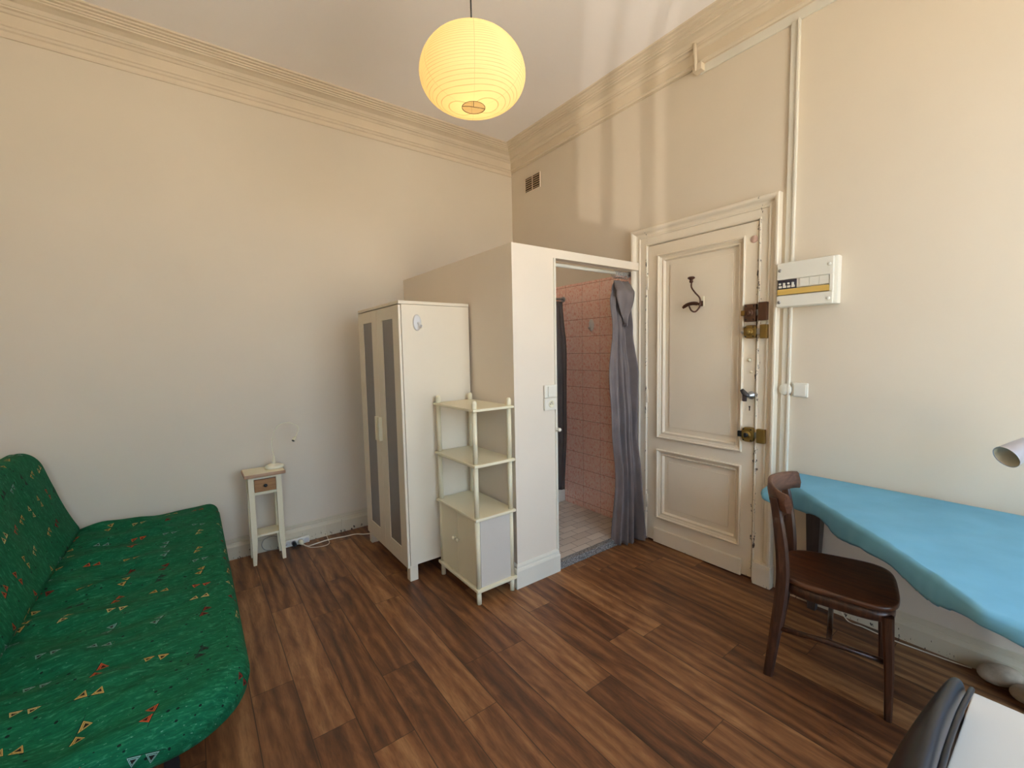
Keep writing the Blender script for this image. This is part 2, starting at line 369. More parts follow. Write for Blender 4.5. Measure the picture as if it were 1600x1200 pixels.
# short pipe crossing the cornice above the door
m = MB().tube([(-.045,-2.03,3.21),(-.052,-2.03,3.30),(-.07,-2.035,3.365)], .011, 8); m.box(-.05, 0, -2.07, -2.01, 3.205, 3.25, .004)
struct('trim_3', m, M_corn)
# board under the cornice and the upright strip beside the door frame
struct('trim_4', MB().box(-.010, 0, -4.7, -2.04, 3.196, 3.248, .002), M_trimw)
struct('trim_5', MB().box(-.014, 0, -2.612, -2.566, 0.0, 3.20, .003).box(-.024, -.013, -2.612, -2.602, .12, 3.20, .002), M_trimw)
# baseboards
def bprof(h, t): return [(0,0),(t,0),(t,h-.022),(t-.006,h-.014),(t-.010,h-.006),(t-.012,h),(.004,h+.002),(.004,h+.03),(0,h+.034)]
struct('baseboard_back', mould(bprof(.112,.022), lambda i, d, z: [(X0,-d,z),(-1.245,-d,z)][i], 2), M_base)
struct('baseboard_right', mould(bprof(.100,.020), lambda i, d, z: [(-d,-2.614,z),(-d,Y0,z)][i], 2), M_base)
# wooden trunking block on the back baseboard at the joint near the wardrobe
struct('trim_6', MB().box(-1.832, -1.822, -.028, -.02, 0, .11, .002).box(-2.47,-2.46,-.035,-.02,0,.11,.002), M_base)

# ---------------------------------------------------------------- shower cubicle: partition walls
PX, PY, PZ, PT = -1.205, -1.582, 2.087, .065
m = MB(); m.box(PX, PX+.05, PY+.0, 0, 0, PZ); struct('wall_partition_side', m, M_part)
m = MB(); m.box(PX+.05, -.868, PY, PY+PT, 0, PZ); m.box(-.868, 0, PY, PY+PT, 2.032, PZ)
struct('wall_partition_front', m, M_part)
struct('baseboard_partition', mould([(0,0),(.024,0),(.024,.108),(.020,.118),(.012,.122),(.012,.134),(.006,.142),(0,.146)], lambda i, d, z: [(PX-d,-1.14,z),(PX-d,PY-d,z),(-.868,PY-d,z)][i], 3), M_trimw)
struct('trim_7', MB().box(-.880,-.864,PY-.008,PY+PT+.003,.146,2.032,.003), M_trimw)
struct('wall_tiles_right', MB().box(-.012, 0, PY+PT, 0, .05, 2.026), M_pink)
struct('wall_tiles_back', MB().box(PX+.05, -.012, -.012, 0, .05, 2.026), M_pink)
struct('wall_tiles_left', MB().box(PX+.05,PX+.062,PY+PT,-.012,.05,2.026), M_pink)
struct('floor_shower', MB().box(PX+.05, -.0, PY+.030, 0, 0, .05), M_wtile)
struct('trim_8', MB().box(-.868, -.0, PY-.012, PY+.030, 0, .049, .004), M_gran)
# shower tray
m = MB(); m.box(PX+.06, -.014, -.76, -.70, .05, .17, .012); m.box(PX+.06, PX+.11, -.70, -.014, .05, .17, .012); m.box(-.06, -.014, -.70, -.014, .05, .17, .012); m.box(PX+.11, -.06, -.06, -.014, .05, .17, .012); m.box(PX+.11, -.06, -.70, -.06, .05, .08)
tag(obj('shower_tray', m, M_plast, origin=(-.6,-.4,.05)), 'white ceramic shower tray on the tiled floor behind the inner curtain', 'shower tray')

# ---------------------------------------------------------------- entrance door
leaf = MB(); xf0, xf1 = -.012, .03
def recess(m, y0, y1, z0, z1, yy0, yy1, zz0, zz1): pass
PU = (-2.352, -1.740, .797, 2.118); PL = (-2.352, -1.740, .193, .712)
# stiles and rails around two recessed panels
leaf.box(xf0, xf1, DY0+.004, PU[0], .012, DZ-.004); leaf.box(xf0, xf1, PU[1], DY1-.003, .012, DZ-.004)
leaf.box(xf0, xf1, PU[0], PU[1], PU[3], DZ-.004); leaf.box(xf0, xf1, PU[0], PU[1], PL[3], PU[2]); leaf.box(xf0, xf1, PU[0], PU[1], .012, PL[2])
leaf.box(xf0+.022, xf1, PU[0], PU[1], PL[2], PU[3])
door = struct('door_1', leaf, M_door)
mp = [(0,-.012),(.000,-.024),(.006,-.028),(.012,-.024),(.014,-.016),(.020,-.014),(.026,-.008),(.034,-.004),(.036,-.010),(.042,-.010),(.046,.000),(.050,.010),(0,.010)]
for P in (PU, PL):
    y0, y1, z0, z1 = P
    rings = [[(h, y0+d, z0+d) for d, h in mp], [(h, y0+d, z1-d) for d, h in mp], [(h, y1-d, z1-d) for d, h in mp], [(h, y1-d, z0+d) for d, h in mp]]
    rings.append(rings[0]); m = MB(); m.loft(rings, cap0=False, cap1=False, smooth=False)
    m.box(.004, .0095, y0+.085, y1-.085, z0+.085, z1-.085, .003)
    struct('door_panel', m, M_door, door)
struct('kick_board', MB().box(-.030, -.012, -2.366, -1.722, .006, .112, .004), M_door, door)
struct('door_gap', MB().box(.031, .034, DY0-.0, DY1, 0, DZ), M_gap, door)
# old holes and stuck on bits
m = MB().lathe([(.0,-.015),(.020,-.015),(.022,-.012)], (0,-2.398,2.089), 20, 'x')
struct('hole_cover', m, NT('pinkish_cap', .5, 0, rgb(206, 170, 152)).m, door)
struct('stuck_plate', MB().box(-.003, .009, -2.082, -2.066, 1.725, 1.79, .002), M_plast2, door)
def rimlock(z0, z1, mat, round_=False, knobmat=None, lz=None, nm='rim_lock'):
    m = MB()
    if round_:
        yc, zc, ry, rz = -2.398, (z0+z1)/2, .036, (z1-z0)/2
        ring = [(yc+ry*math.copysign(abs(math.cos(t))**.55, math.cos(t)), zc+rz*math.copysign(abs(math.sin(t))**.6, math.sin(t))) for t in [2*PI*i/40 for i in range(40)]]
        m.loft([[(x, yc+(y-yc)*s, zc+(z-zc)*s) for y, z in ring] for x, s in ((-.012,1),(-.040,1),(-.046,.93),(-.047,.5))], smooth=False)
    else:
        m.box(-.048, -.012, -2.430, -2.366, z0, z1, .004)
    L = struct(nm, m, mat, door); zc = (z0+z1)/2
    m = MB().lathe([(.001,-.046),(.022,-.046),(.022,-.052),(.019,-.055),(.001,-.055)], (0,-2.396,zc), 24, 'x')
    struct('cylinder_ring', m, mat, L)
    m = MB().lathe([(.001,-.055),(.013,-.055),(.012,-.064),(.001,-.065)], (0,-2.396,zc), 16, 'x'); m.box(-.074,-.062,-2.402,-2.390,zc-.014,zc+.014,.003)
    struct('key_cylinder', m, knobmat or mat, L)
    m = MB()
    for yy in (-2.376,-2.42):
        for zz in (z0+.012, z1-.012): m.lathe([(.0005,-.050),(.0045,-.050),(.004,-.046)], (0,yy,zz), 10, 'x')
    struct('screws', m, M_hole, L)
    struct('latch_bolt', MB().box(-.036, -.018, -2.452, -2.426, zc-.018, zc+.018, .002), M_steel, L)
    return L
L1 = rimlock(1.602, 1.706, M_brown)
struct('bolt_knob', MB().box(-.034,-.014,-2.366,-2.338,1.640,1.672,.004), M_brass, L1)
L2 = rimlock(1.502, 1.582, M_brass, True)
struct('thumb_turn', MB().lathe([(.001,-.016),(.010,-.018),(.012,-.030),(.006,-.034),(.001,-.034)], (0,-2.351,1.542), 16, 'x').box(-.03,-.014,-2.366,-2.34,1.535,1.549,.003), M_steel, L2)
L3 = rimlock(.872, .962, M_brass, True, M_dark)
struct('bolt_end', MB().box(-.038,-.014,-2.372,-2.334,.898,.934,.004), M_dark, L3)
# keepers belong to the frame, built below; handle and keyhole
m = MB().lathe([(.001,-.014),(.024,-.014),(.024,-.019),(.011,-.021),(.010,-.05),(.001,-.05)], (0,-2.404,1.158), 20, 'x')
H = struct('handle_rose', m, M_steel, door)
struct('lever', MB().tube([(-.045,-2.404,1.158),(-.050,-2.392,1.160),(-.052,-2.375,1.175),(-.052,-2.362,1.192)], [.012,.015,.015,.011], 10).box(-.055,-.042,-2.392,-2.366,1.12,1.175,.006), NT('grey_handle', .35, .5, rgb(84, 78, 78)).m, H)
struct('keyhole_plate', MB().box(-.0145,-.012,-2.412,-2.376,1.035,1.108,.001), M_door, door)
struct('keyhole', MB().box(-.0155,-.0142,-2.397,-2.391,1.062,1.086).lathe([(.0005,-.0157),(.005,-.0157),(.005,-.0142)],(0,-2.394,1.086),12,'x'), M_hole, door)
struct('screw_head', MB().lathe([(.001,-.018),(.006,-.018),(.009,-.012)],(0,-2.397,1.30),14,'x').lathe([(.001,-.0225),(.008,-.020),(.012,-.012)],(0,-2.386,1.372),14,'x'), M_plast2, door)
m = MB()
for zz in (.30, 1.1, 1.93): m.tube([(-.016,-1.655,zz-.05),(-.016,-1.655,zz+.05)], .008, 10)
struct('hinge', m, M_frame, door)

# architrave: profile from the outer edge (0) to the leaf (w)
ap = [(0,0),(0,-.046),(.004,-.050),(.012,-.050),(.018,-.047),(.024,-.040),(.030,-.028),(.040,-.022),(.046,-.021),(.048,-.026),(.053,-.028),(.058,-.026),(.060,-.019),(.098,-.019),(.100,-.023),(.106,-.024),(.110,-.019),(.112,-.004),(.112,0)]
AO0, AO1, AZ = -2.545, -1.526, 2.318
def arch(dleft, dz, x0, x1, zlo): pass
sc = (AO1-DY1)/.112; sr = (DY0-AO0)/.112; sz = (AZ-DZ)/.112
rings = [[(h, AO1-d*sc, .0) for d, h in ap], [(h, AO1-d*sc, AZ-d*sz) for d, h in ap], [(h, AO0+d*sr, AZ-d*sz) for d, h in ap], [(h, AO0+d*sr, 0) for d, h in ap]]
m = MB(); m.loft(rings, smooth=False)
m.box(-.054, 0, AO0-.006, DY0-.02, 0, .138, .004); m.box(-.054, 0, DY1+.02, AO1+.004, 0, .138, .004)
fr = struct('trim_9', m, M_frame)
struct('lock_keeper', MB().box(-.052,-.019,-2.494,-2.446,1.606,1.712,.004), M_brown, fr)
struct('lock_keeper', MB().box(-.048,-.019,-2.496,-2.456,1.500,1.582,.004), M_brass, fr)
struct('lock_keeper', MB().box(-.048,-.019,-2.497,-2.450,.874,.960,.005), M_brass, fr)
struct('filler_patch', MB().box(-.0215,-.019,-2.50,-2.452,1.585,1.604,.001), M_plast2, fr)

# coat hook on the door: wooden ball, iron stem, wooden bar
t = thing('coat_hook', (.004,-2.06,1.75), 'brown double coat hook with wooden ball top on the panelled door', 'hook')
obj('stem', MB().tube(catmull([(-.05,-2.022,1.880),(-.055,-2.026,1.850),(-.045,-2.045,1.815),(-.03,-2.068,1.780),(-.022,-2.070,1.742),(-.030,-2.066,1.715),(-.045,-2.048,1.690),(-.06,-2.030,1.698),(-.065,-2.016,1.728)]), .0052, 10), M_iron, t)
obj('ball_knob', MB().lathe([(.001,-.020),(.010,-.018),(.013,-.010),(.010,-.004),(.012,.002),(.022,.008),(.024,.014),(.018,.020),(.001,.022)], (-.05,-2.020,1.900), 20), M_iron, t)
m = MB().tube(catmull([(-.052,-1.962,1.722),(-.048,-1.985,1.737),(-.045,-2.015,1.745),(-.042,-2.045,1.744),(-.038,-2.076,1.736)]), [.009]*4+[.012]*20+[.012]*4+[.008]*5, 10)
obj('wooden_bar', m, M_iron, t)
obj('back_plate', MB().box(.002-.0, -.022+.0, -2.078, -2.062, 1.725, 1.76, .003), M_iron, t)

# ---------------------------------------------------------------- wall fittings
t = thing('fuse_box', (0,-2.69,1.79), 'white electrical fuse box with yellow strip on the wall right of the door', 'fuse box')
obj('housing', MB().box(-.050, -.0, -2.835, -2.552, 1.668, 1.916, .008), M_plast, t)
m = MB().box(-.070, -.050, -2.818, -2.552, 1.672, 1.732, .003).box(-.070,-.050,-2.818,-2.552,1.82,1.912,.003).box(-.070,-.050,-2.818,-2.803,1.732,1.82,.002).box(-.062,-.050,-2.803,-2.649,1.772,1.82)
obj('cover', m, M_plast, t)
obj('yellow_strip', MB().box(-.0735, -.050, -2.803, -2.556, 1.737, 1.767, .002), NT('yellow_strip', .45, 0, rgb(214, 176, 92)).m, t)
b = obj('breaker_block', MB().box(-.066, -.050, -2.648, -2.556, 1.771, 1.818, .002), NT('breaker_dark', .4, 0, rgb(52, 48, 58)).m, t)
for i in range(4):
    y = -2.569-.0215*i; obj('breaker_switch', MB().box(-.078,-.066,y-.0045,y+.0045,1.792-(.006 if i%2 else 0),1.802,.002).box(-.068,-.0655,y-.008,y+.008,1.775,1.787), M_plast, b)
for i in range(3): obj('blank_cover', MB().box(-.0665,-.062,-2.665-.046*i-.044,-2.665-.046*i,1.774,1.818,.001), M_plast, t)
for yy in (-2.566,-2.80):
    for zz in (1.698,1.872): obj('cover_screw', MB().lathe([(.001,-.0735),(.008,-.0735),(.009,-.0695)],(0,yy,zz),14,'x').box(-.0745,-.073,yy-.006,yy+.006,zz-.001,zz+.001), M_steel if yy>-2.6 else M_plast, t)

t = thing('light_switch', (0,-2.65,1.205), 'square white light switch on the right wall below the fuse box', 'light switch')
obj('switch_plate', MB().box(-.016, 0, -2.702, -2.622, 1.165, 1.245, .005), M_plast, t)
obj('rocker', MB().box(-.022, -.016, -2.694, -2.634, 1.172, 1.236, .002), M_plast, t)
t = thing('junction_cover', (-.014,-2.598,1.205), 'round white junction cover on the upright strip beside the light switch', 'cover plate')
obj('cap', MB().lathe([(.001,-.024),(.026,-.022),(.033,-.016),(.034,-.012)], (0,-2.590,1.205), 28, 'x'), M_plast, t)
obj('cable_entry', MB().tube([(-.013,-2.565,1.225),(-.013,-2.56,1.20),(-.013,-2.562,1.185)], .004, 8), M_plast, t)

t = thing('light_switch', (-.925,PY,1.19), 'white rocker switch at the partition edge above the socket', 'light switch')
obj('switch_plate', MB().box(-.978, -.873, PY-.018, PY, 1.156, 1.236, .006), M_plast, t)
obj('rocker', MB().box(-.955, -.898, PY-.025, PY-.018, 1.163, 1.229, .003), M_plast, t)
t = thing('power_socket', (-.925,PY,1.11), 'white socket outlet at the partition edge under the switch', 'socket')
obj('socket_plate', MB().box(-.978, -.873, PY-.018, PY, 1.076, 1.1545, .006), M_plast, t)
obj('socket_well', MB().lathe([(.0235,-.0180),(.0225,-.0205),(.020,-.0205),(.019,-.0186),(.001,-.0186)], (-.925,PY,1.115), 28, 'y'), M_plast2, t)
obj('contact_hole', MB().lathe([(.0004,-.0215),(.0022,-.0215),(.0022,-.0190)], (-.934,PY,1.115), 10, 'y').lathe([(.0004,-.0215),(.0022,-.0215),(.0022,-.0190)], (-.916,PY,1.115), 10, 'y').lathe([(.0004,-.024),(.0022,-.024),(.0022,-.0190)], (-.925,PY,1.124), 10, 'y'), M_hole, t)
m = MB().lathe([(.001,0),(.012,.001),(.014,.008),(.006,.012),(.006,.020),(.012,.026),(.010,.034),(.001,.036)], (0,0,0), 18)
m.xf(Matrix.Translation((-.872, PY-.008, .945)) @ Matrix.Rotation(PI/2, 4, 'X'))
tag(obj('curtain_hook', m, M_plast, origin=(-.872,PY-.008,.945)), 'small white knob on the partition edge below the socket', 'knob')

t = thing('air_vent', (0,-.335,3.055), 'brown slatted air vent high on the wall by the corner', 'vent')
obj('vent_opening', MB().box(-.003, 0, -.448, -.228, 2.990, 3.120), M_hole, t)
sl = MB()
obj('vent_frame', MB().box(-.009,0,-.452,-.446,2.984,3.126).box(-.009,0,-.230,-.224,2.984,3.126).box(-.009,0,-.446,-.230,3.120,3.126).box(-.009,0,-.446,-.230,2.984,2.990).box(-.0085,0,-.34,-.334,2.99,3.12), M_wall, t)
for i in range(6):
    z = 3.003+.0205*i; obj('slat', MB().box(-.0085,-.003,-.446,-.230,z-.003,z+.0035,.001), NT('slat_paint', .5, 0, rgb(206, 176, 134)).m if i == 0 else bpy.data.materials['slat_paint'], t)

def sticky_hook(loc, axis, label, w=.027, h=.05):
    t = thing('adhesive_hook', loc, label, 'hook', None); c = Vector(loc)
    def pt(a, b, o): return c + (Vector((a, -o, b)) if axis == 'y' else Vector((-o, -a, b)))
    rings = [[pt(w*s*math.cos(q), h*s*math.sin(q), o) for q in [2*PI*i/32 for i in range(32)]] for s, o in ((1,0),(1,.005),(.85,.009),(.3,.011))]
    obj('base_plate', MB().loft(rings), M_plast3, t)
    obj('prong', MB().tube(catmull([pt(.004,.0,.010),pt(.006,-.012,.02),pt(.008,-.026,.026),pt(.010,-.030,.038),pt(.010,-.018,.045)],5), .006, 10), M_plast3, t)
M_plast3 = NT('grey_white_plastic', .3, 0, rgb(216, 212, 208)).m
sticky_hook((-1.597,-1.108,1.643), 'y', 'oval white adhesive hook on the side of the wardrobe')
sticky_hook((-.012,-1.097,1.657), 'x', 'pale adhesive hook on the pink shower tiles')

# ---------------------------------------------------------------- curtain rails and curtains
ORD = ['first','second','third','fourth','fifth','sixth','seventh','eighth']
t = thing('curtain_rod', (-.45,-1.49,2.0), 'white curtain rod under the lintel of the shower opening', 'curtain rod')
obj('rod', MB().tube([(-.868-.25,-1.485,2.016),(-.0,-1.485,2.016)], .0125, 16), M_plast, t)
obj('rod_socket', MB().lathe([(.022,-.022),(.022,0)], (0,-1.485,2.016), 20, 'x'), M_steel, t)
for i, x in enumerate((-.185,-.165,-.146,-.128,-.105,-.086,-.062,-.040)):
    tag(obj('curtain_ring', MB().tube([(x+.004*math.sin(a*3), -1.485+.021*math.sin(a), 2.006+.027*math.cos(a)) for a in [2*PI*k/20 for k in range(21)]], .0022, 6), M_steel, origin=(x,-1.485,2.0)), ORD[7-i]+' metal ring from the door frame on the white rod over the grey curtain', 'curtain ring', 'curtain rings on the white rod')
# gathered curtain: (z, left end, right end, pleat depth)
def pleats(rows, n, mat, name, nv=70, turns=7, seed=1, thick=.0):
    R = random.Random(seed); ph = [R.random()*6 for _ in range(8)]; m = MB(); rings = []
    zs = [r[0] for r in rows]
    def at(z):
        for i in range(len(rows)-1):
            if rows[i][0] >= z >= rows[i+1][0]:
                t = (rows[i][0]-z)/(rows[i][0]-rows[i+1][0]); t = t*t*(3-2*t); return [Vector(rows[i][1]).lerp(Vector(rows[i+1][1]), t), Vector(rows[i][2]).lerp(Vector(rows[i+1][2]), t), lerp(rows[i][3], rows[i+1][3], t)]
        return [Vector(rows[-1][1]), Vector(rows[-1][2]), rows[-1][3]]
    for j in range(nv+1):
        z = lerp(zs[0], zs[-1], j/nv); a, b, dp = at(z); dr = (b-a); pn = Vector((-dr.y, dr.x)).normalized(); ring = []
        for i in range(n+1):
            s = i/n; q = s + .10*mn.noise(Vector((s*2.5, z*.7, seed)))+.05*math.sin(s*7+ph[1]); am = .45+1.1*abs(mn.noise(Vector((s*3.1, z*.5, seed+9))))*2
            w = am*(math.sin(q*turns*2*PI + ph[0] + .5*math.sin(z*1.1+ph[1])) + .30*math.sin(q*turns*4.6*PI+ph[2]+z*.9)) + 1.1*mn.noise(Vector((s*4, z*1.6, seed+4)))
            x = a + dr*s + pn*(dp*w*(.75+.25*math.sin(s*5+ph[4])))
            if name == 'curtain' and False: pass
            ring.append((x.x, x.y, z + .012*math.sin(s*9+ph[5])*(1 if j == nv else 0)))
        rings.append(ring)
    m.loft(rings, closed=False); return m
def solid(o, th):
    s = o.modifiers.new('thickness', 'SOLIDIFY'); s.thickness = th; s.offset = 0; return o
rows = [(1.960,(-.190,-1.490),(-.030,-1.490),.010),(1.90,(-.250,-1.52),(-.028,-1.50),.018),(1.80,(-.290,-1.54),(-.034,-1.505),.022),(1.60,(-.275,-1.555),(-.040,-1.530),.026),
        (1.25,(-.335,-1.575),(-.042,-1.600),.032),(.90,(-.325,-1.58),(-.045,-1.615),.034),(.50,(-.300,-1.60),(-.062,-1.65),.036),(.012,(-.335,-1.585),(-.050,-1.690),.044)]
o = obj('shower_curtain', pleats(rows, 150, M_curt, 'curtain', 90, 4.2, 3), M_curt, origin=(-.16,-1.58,0)); solid(o, .003)
tag(o, 'dark grey curtain gathered to the right of the shower opening, reaching the floor', 'curtain')
# fold of cloth thrown over near the top of the curtain
ov = MB(); rings = []
for j in range(26):
    t = j/25; z = lerp(1.957, 1.62, t); wl = -.205-.075*math.sin(min(1,t*2.2)*PI/2)+.14*t*t; wr_ = lerp(-.05, -.135, t**1.3)+.03*math.sin(t*PI)-.03*t; ring = []
    for i in range(25):
        s = i/24; ring.append((lerp(wl, wr_, s), -1.495-.060*min(1,t*4)-.050*math.sin(PI*s)*math.sin(min(1,t*1.2+.1)*PI*.9) - .012*math.sin(s*8+t*3), z))
    rings.append(ring)
ov.loft(rings, closed=False); f_ = obj('folded_edge', ov, M_curt, o); solid(f_, .003)
t = thing('shower_rod', (-.5,-.73,1.90), 'thin metal rod carrying the inner shower curtain', 'curtain rod')
obj('rod', MB().tube([(PX+.062,-.758,1.905),(-.012,-.758,1.905)], .010, 14), M_steel, t)
obj('rod_end', MB().lathe([(.024,-.022),(.024,-.012)], (0,-.758,1.905), 20, 'x'), M_steel, t)
rows = [(1.885,(-.72,-.762),(-.030,-.762),.014),(1.4,(-.72,-.785),(-.024,-.800),.018),(.8,(-.72,-.785),(-.030,-.795),.020),(.19,(-.72,-.80),(-.060,-.800),.012)]
o = obj('shower_curtain', pleats(rows, 160, M_curt2, 'inner', 50, 9, 8), M_curt2, origin=(-.4,-.74,.2)); solid(o, .002)
tag(o, 'brownish grey inner shower curtain hanging from the thin metal rod', 'curtain')
for i in range(7):
    x = -.05-.1*i; tag(obj('curtain_ring', MB().tube([(x, -.758+.018*math.sin(a), 1.899+.022*math.cos(a)) for a in [2*PI*k/18 for k in range(19)]], .002, 6), M_steel, origin=(x,-.73,1.9)), ORD[i]+' thin ring from the tiled wall on the inner shower rod', 'curtain ring', 'rings of the inner shower curtain')

# ---------------------------------------------------------------- wardrobe
WX0, WX1, WY0, WY1, WZ0, WZ1 = -1.700, -1.222, -1.108, -.335, .095, 1.775
t = thing('wardrobe', ((WX0+WX1)/2, (WY0+WY1)/2, 0), 'white two-door wardrobe with frosted panels beside the shelf unit', 'wardrobe')
m = MB(); m.box(WX0+.003, WX1, WY0, WY0+.018, .100, WZ1-.022); m.box(WX0+.003, WX1, WY1-.018, WY1, .100, WZ1-.022); m.box(WX1-.006, WX1, WY0+.018, WY1-.018, .1, WZ1-.022); m.box(WX0+.02, WX1, WY0+.018, WY1-.018, .1, .118)
obj('carcass', m, M_white, t)
obj('top_panel', MB().box(WX0-.016, WX1, WY0-.004, WY1+.004, WZ1-.020, WZ1, .002), M_white, t)
for x in (WX0-.004, WX1-.054):
    for y in (WY0, WY1-.05): obj('foot', MB().box(x, x+.054, y, y+.050, 0, .1, .002), M_white, t)
for (y0, y1, hy) in ((WY0+.002, (WY0+WY1)/2-.002, -.742), ((WY0+WY1)/2+.002, WY1-.002, -.686)):
    fx0, fx1 = WX0-.016, WX0; zb, zt = .088, WZ1-.026; sw = .098; sb = .11
    g0, g1, h0, h1 = y0+sw, y1-sw, zb+sb, zt-.078
    m = MB(); m.box(fx0, fx1, y0, g0, zb, zt, .001); m.box(fx0, fx1, g1, y1, zb, zt, .001); m.box(fx0, fx1, g0, g1, zb, h0); m.box(fx0, fx1, g0, g1, h1, zt)
    d = obj('door', m, M_white, t)
    obj('frosted_panel', MB().box(fx0+.006, fx1-.002, g0, g1, h0, h1), M_frost, d, 'grey frosted panel')
    obj('handle', MB().box(-1.742, fx0, hy-.011, hy+.011, .856, 1.022, .004), M_cream, d)

# ---------------------------------------------------------------- shelf unit
t = thing('shelf_unit', (-1.365,-1.36,0), 'cream open shelf unit with cupboard base between wardrobe and partition', 'shelf unit')
SX0, SX1, SY0, SY1 = -1.513, -1.2285, -1.612, -1.122
posts = [(x, y) for x in (-1.490,-1.252) for y in (-1.586,-1.150)]
for x, y in posts:
    m = MB(); m.lathe([(.0145,0),(.0145,.075)], (x,y,0), 20)
    for a, b in ((.094,.492),(.510,.802),(.820,1.120)): m.lathe([(.0145,a),(.0145,b)], (x,y,0), 20)
    m.lathe([(.0145,1.136),(.0155,1.139),(.0155,1.166),(.012,1.178),(.006,1.182),(.001,1.183)], (x,y,0), 20)
    obj('post', m, M_cream, t)
for z0, z1 in ((.075,.094),(.492,.510),(.802,.820),(1.120,1.136)): obj('shelf', MB().box(SX0,SX1,SY0,SY1,z0,z1,.006), M_cream, t)
obj('side_panel', MB().box(-1.476,-1.266,-1.594,-1.588,.094,.492), M_panelg, t, 'greyish white side board')
obj('side_panel', MB().box(-1.476,-1.266,-1.142,-1.136,.094,.492), M_panelg, t)
obj('back_panel', MB().box(-1.250,-1.246,-1.575,-1.160,.094,.492), M_panelg, t)
for y0, y1, hy in ((-1.573,-1.370,-1.392),(-1.366,-1.163,-1.342)):
    d = obj('cupboard_door', MB().box(-1.498,-1.486,y0,y1,.100,.486,.002), M_cream, t)
    obj('knob', MB().lathe([(.001,-.026),(.010,-.024),(.012,-.018),(.005,-.012),(.005,0)], (-1.498,hy,.318), 18, 'x'), M_cream, d)

# ---------------------------------------------------------------- night table, lamp, power strip, cables
t = thing('side_table', (-2.37,-.14,0), 'narrow cream side table with a bare wood drawer by the sofa end', 'side table')
TX0, TX1, TY0, TY1 = -2.479, -2.275, -.232, -.060
for x, y in ((TX0,TY0),(TX1,TY0),(TX0,TY1),(TX1,TY1)):
    dx = .034 if x == TX0 else -.034; dy = .034 if y == TY0 else -.034
    r = lambda z, k: [(x,y,z),(x+dx*k,y,z),(x+dx*k,y+dy*k,z),(x,y+dy*k,z)]
    obj('leg', MB().loft([r(0,.62), r(.17,1), r(.622,1)], smooth=False), M_cream, t)
m = MB(); m.box(TX0+.034,TX1-.034,TY0+.004,TY0+.016,.604,.622); m.box(TX0+.034,TX1-.034,TY0+.004,TY0+.016,.494,.512); m.box(TX0+.004,TX0+.02,TY0+.034,TY1-.034,.494,.622); m.box(TX1-.02,TX1-.004,TY0+.034,TY1-.034,.494,.622); m.box(TX0+.034,TX1-.034,TY1-.016,TY1-.004,.494,.622)
obj('apron', m, M_cream, t)
tp = obj('table_top', MB().box(TX0-.024,TX1+.026,TY0-.026,TY1+.012,.622,.645,.006), M_edge, t)
obj('top_face', MB().box(TX0-.019,TX1+.021,TY0-.021,TY1+.008,.6455,.6475,.001), M_cream, tp)
d = obj('drawer', MB().box(TX0+.036,TX1-.036,TY0-.002,TY1-.03,.515,.601,.002), M_drawer, t, 'bare wood drawer front')
obj('knob', MB().lathe([(.001,-.024),(.010,-.022),(.012,-.014),(.005,-.008),(.005,0)], ((TX0+TX1)/2,TY0-.002,.558), 18, 'y'), M_dark, d)
obj('lower_shelf', MB().box(TX0+.012,TX1-.012,TY0+.018,TY1-.012,.190,.205,.003), M_cream, t)

t = thing('table_lamp', (-2.305,-.13,.6475), 'cream gooseneck table lamp with tiny head on the narrow side table', 'table lamp')
obj('base', MB().lathe([(.001,0),(.062,0),(.064,.006),(.060,.016),(.040,.024),(.014,.028),(.010,.034),(.009,.075),(.004,.095),(.001,.096)], (-2.302,-.13,.6475), 36), M_plast2, t)
nk = catmull([(-2.302,-.13,.735),(-2.309,-.13,.790),(-2.307,-.13,.845),(-2.292,-.13,.900),(-2.268,-.13,.940),(-2.236,-.13,.962),(-2.195,-.13,.963),(-2.158,-.13,.948),(-2.130,-.13,.922),(-2.132,-.135,.895),(-2.146,-.14,.868),(-2.158,-.145,.850)])
obj('gooseneck', MB().tube(nk, .0036, 10), M_plast2, t)
m = MB().lathe([(.006,.0),(.011,.004),(.014,.030),(.013,.034),(.001,.034)], (0,0,0), 22)
q = Vector((-.55,-.55,-.62)).to_track_quat('Z','Y').to_matrix().to_4x4(); m.xf(Matrix.Translation((-2.155,-.142,.852)) @ q)
hd = obj('lamp_head', m, M_plast2, t)
m = MB().lathe([(.0105,.0335),(.0105,.036),(.006,.037),(.001,.037)], (0,0,0), 20); m.xf(Matrix.Translation((-2.155,-.142,.852)) @ q); obj('lens_ring', m, M_dark, hd)

t = thing('power_strip', (-2.165,-.06,.0), 'white power strip with plugs leaning on the baseboard by the side table', 'power strip')
m = MB().box(-2.262,-2.082,-.062,-.030,.002,.054,.008); obj('body', m, M_plast, t)
for i, x in enumerate((-2.238,-2.196,-2.150,-2.106)):
    obj('outlet', MB().lathe([(.019,-.0655),(.017,-.0655),(.016,-.062),(.001,-.062)], (x,0,.028), 20, 'y').lathe([(.0008,-.067),(.0025,-.067),(.0025,-.062)], (x-.006,0,.028), 8, 'y').lathe([(.0008,-.067),(.0025,-.067),(.0025,-.062)], (x+.006,0,.028), 8, 'y'), M_plast3, t)
tag(obj('power_plug', MB().tube([(-2.196,-.062,.028),(-2.196,-.10,.028),(-2.190,-.118,.020)], [.016,.015,.006], 14), M_dark, origin=(-2.196,-.07,.02)), 'dark plug in the white power strip', 'plug')
tag(obj('power_plug', MB().tube([(-2.150,-.062,.028),(-2.150,-.098,.028),(-2.140,-.112,.018)], [.017,.016,.006], 14), M_plast2, origin=(-2.15,-.07,.02)), 'white plug in the power strip', 'plug')
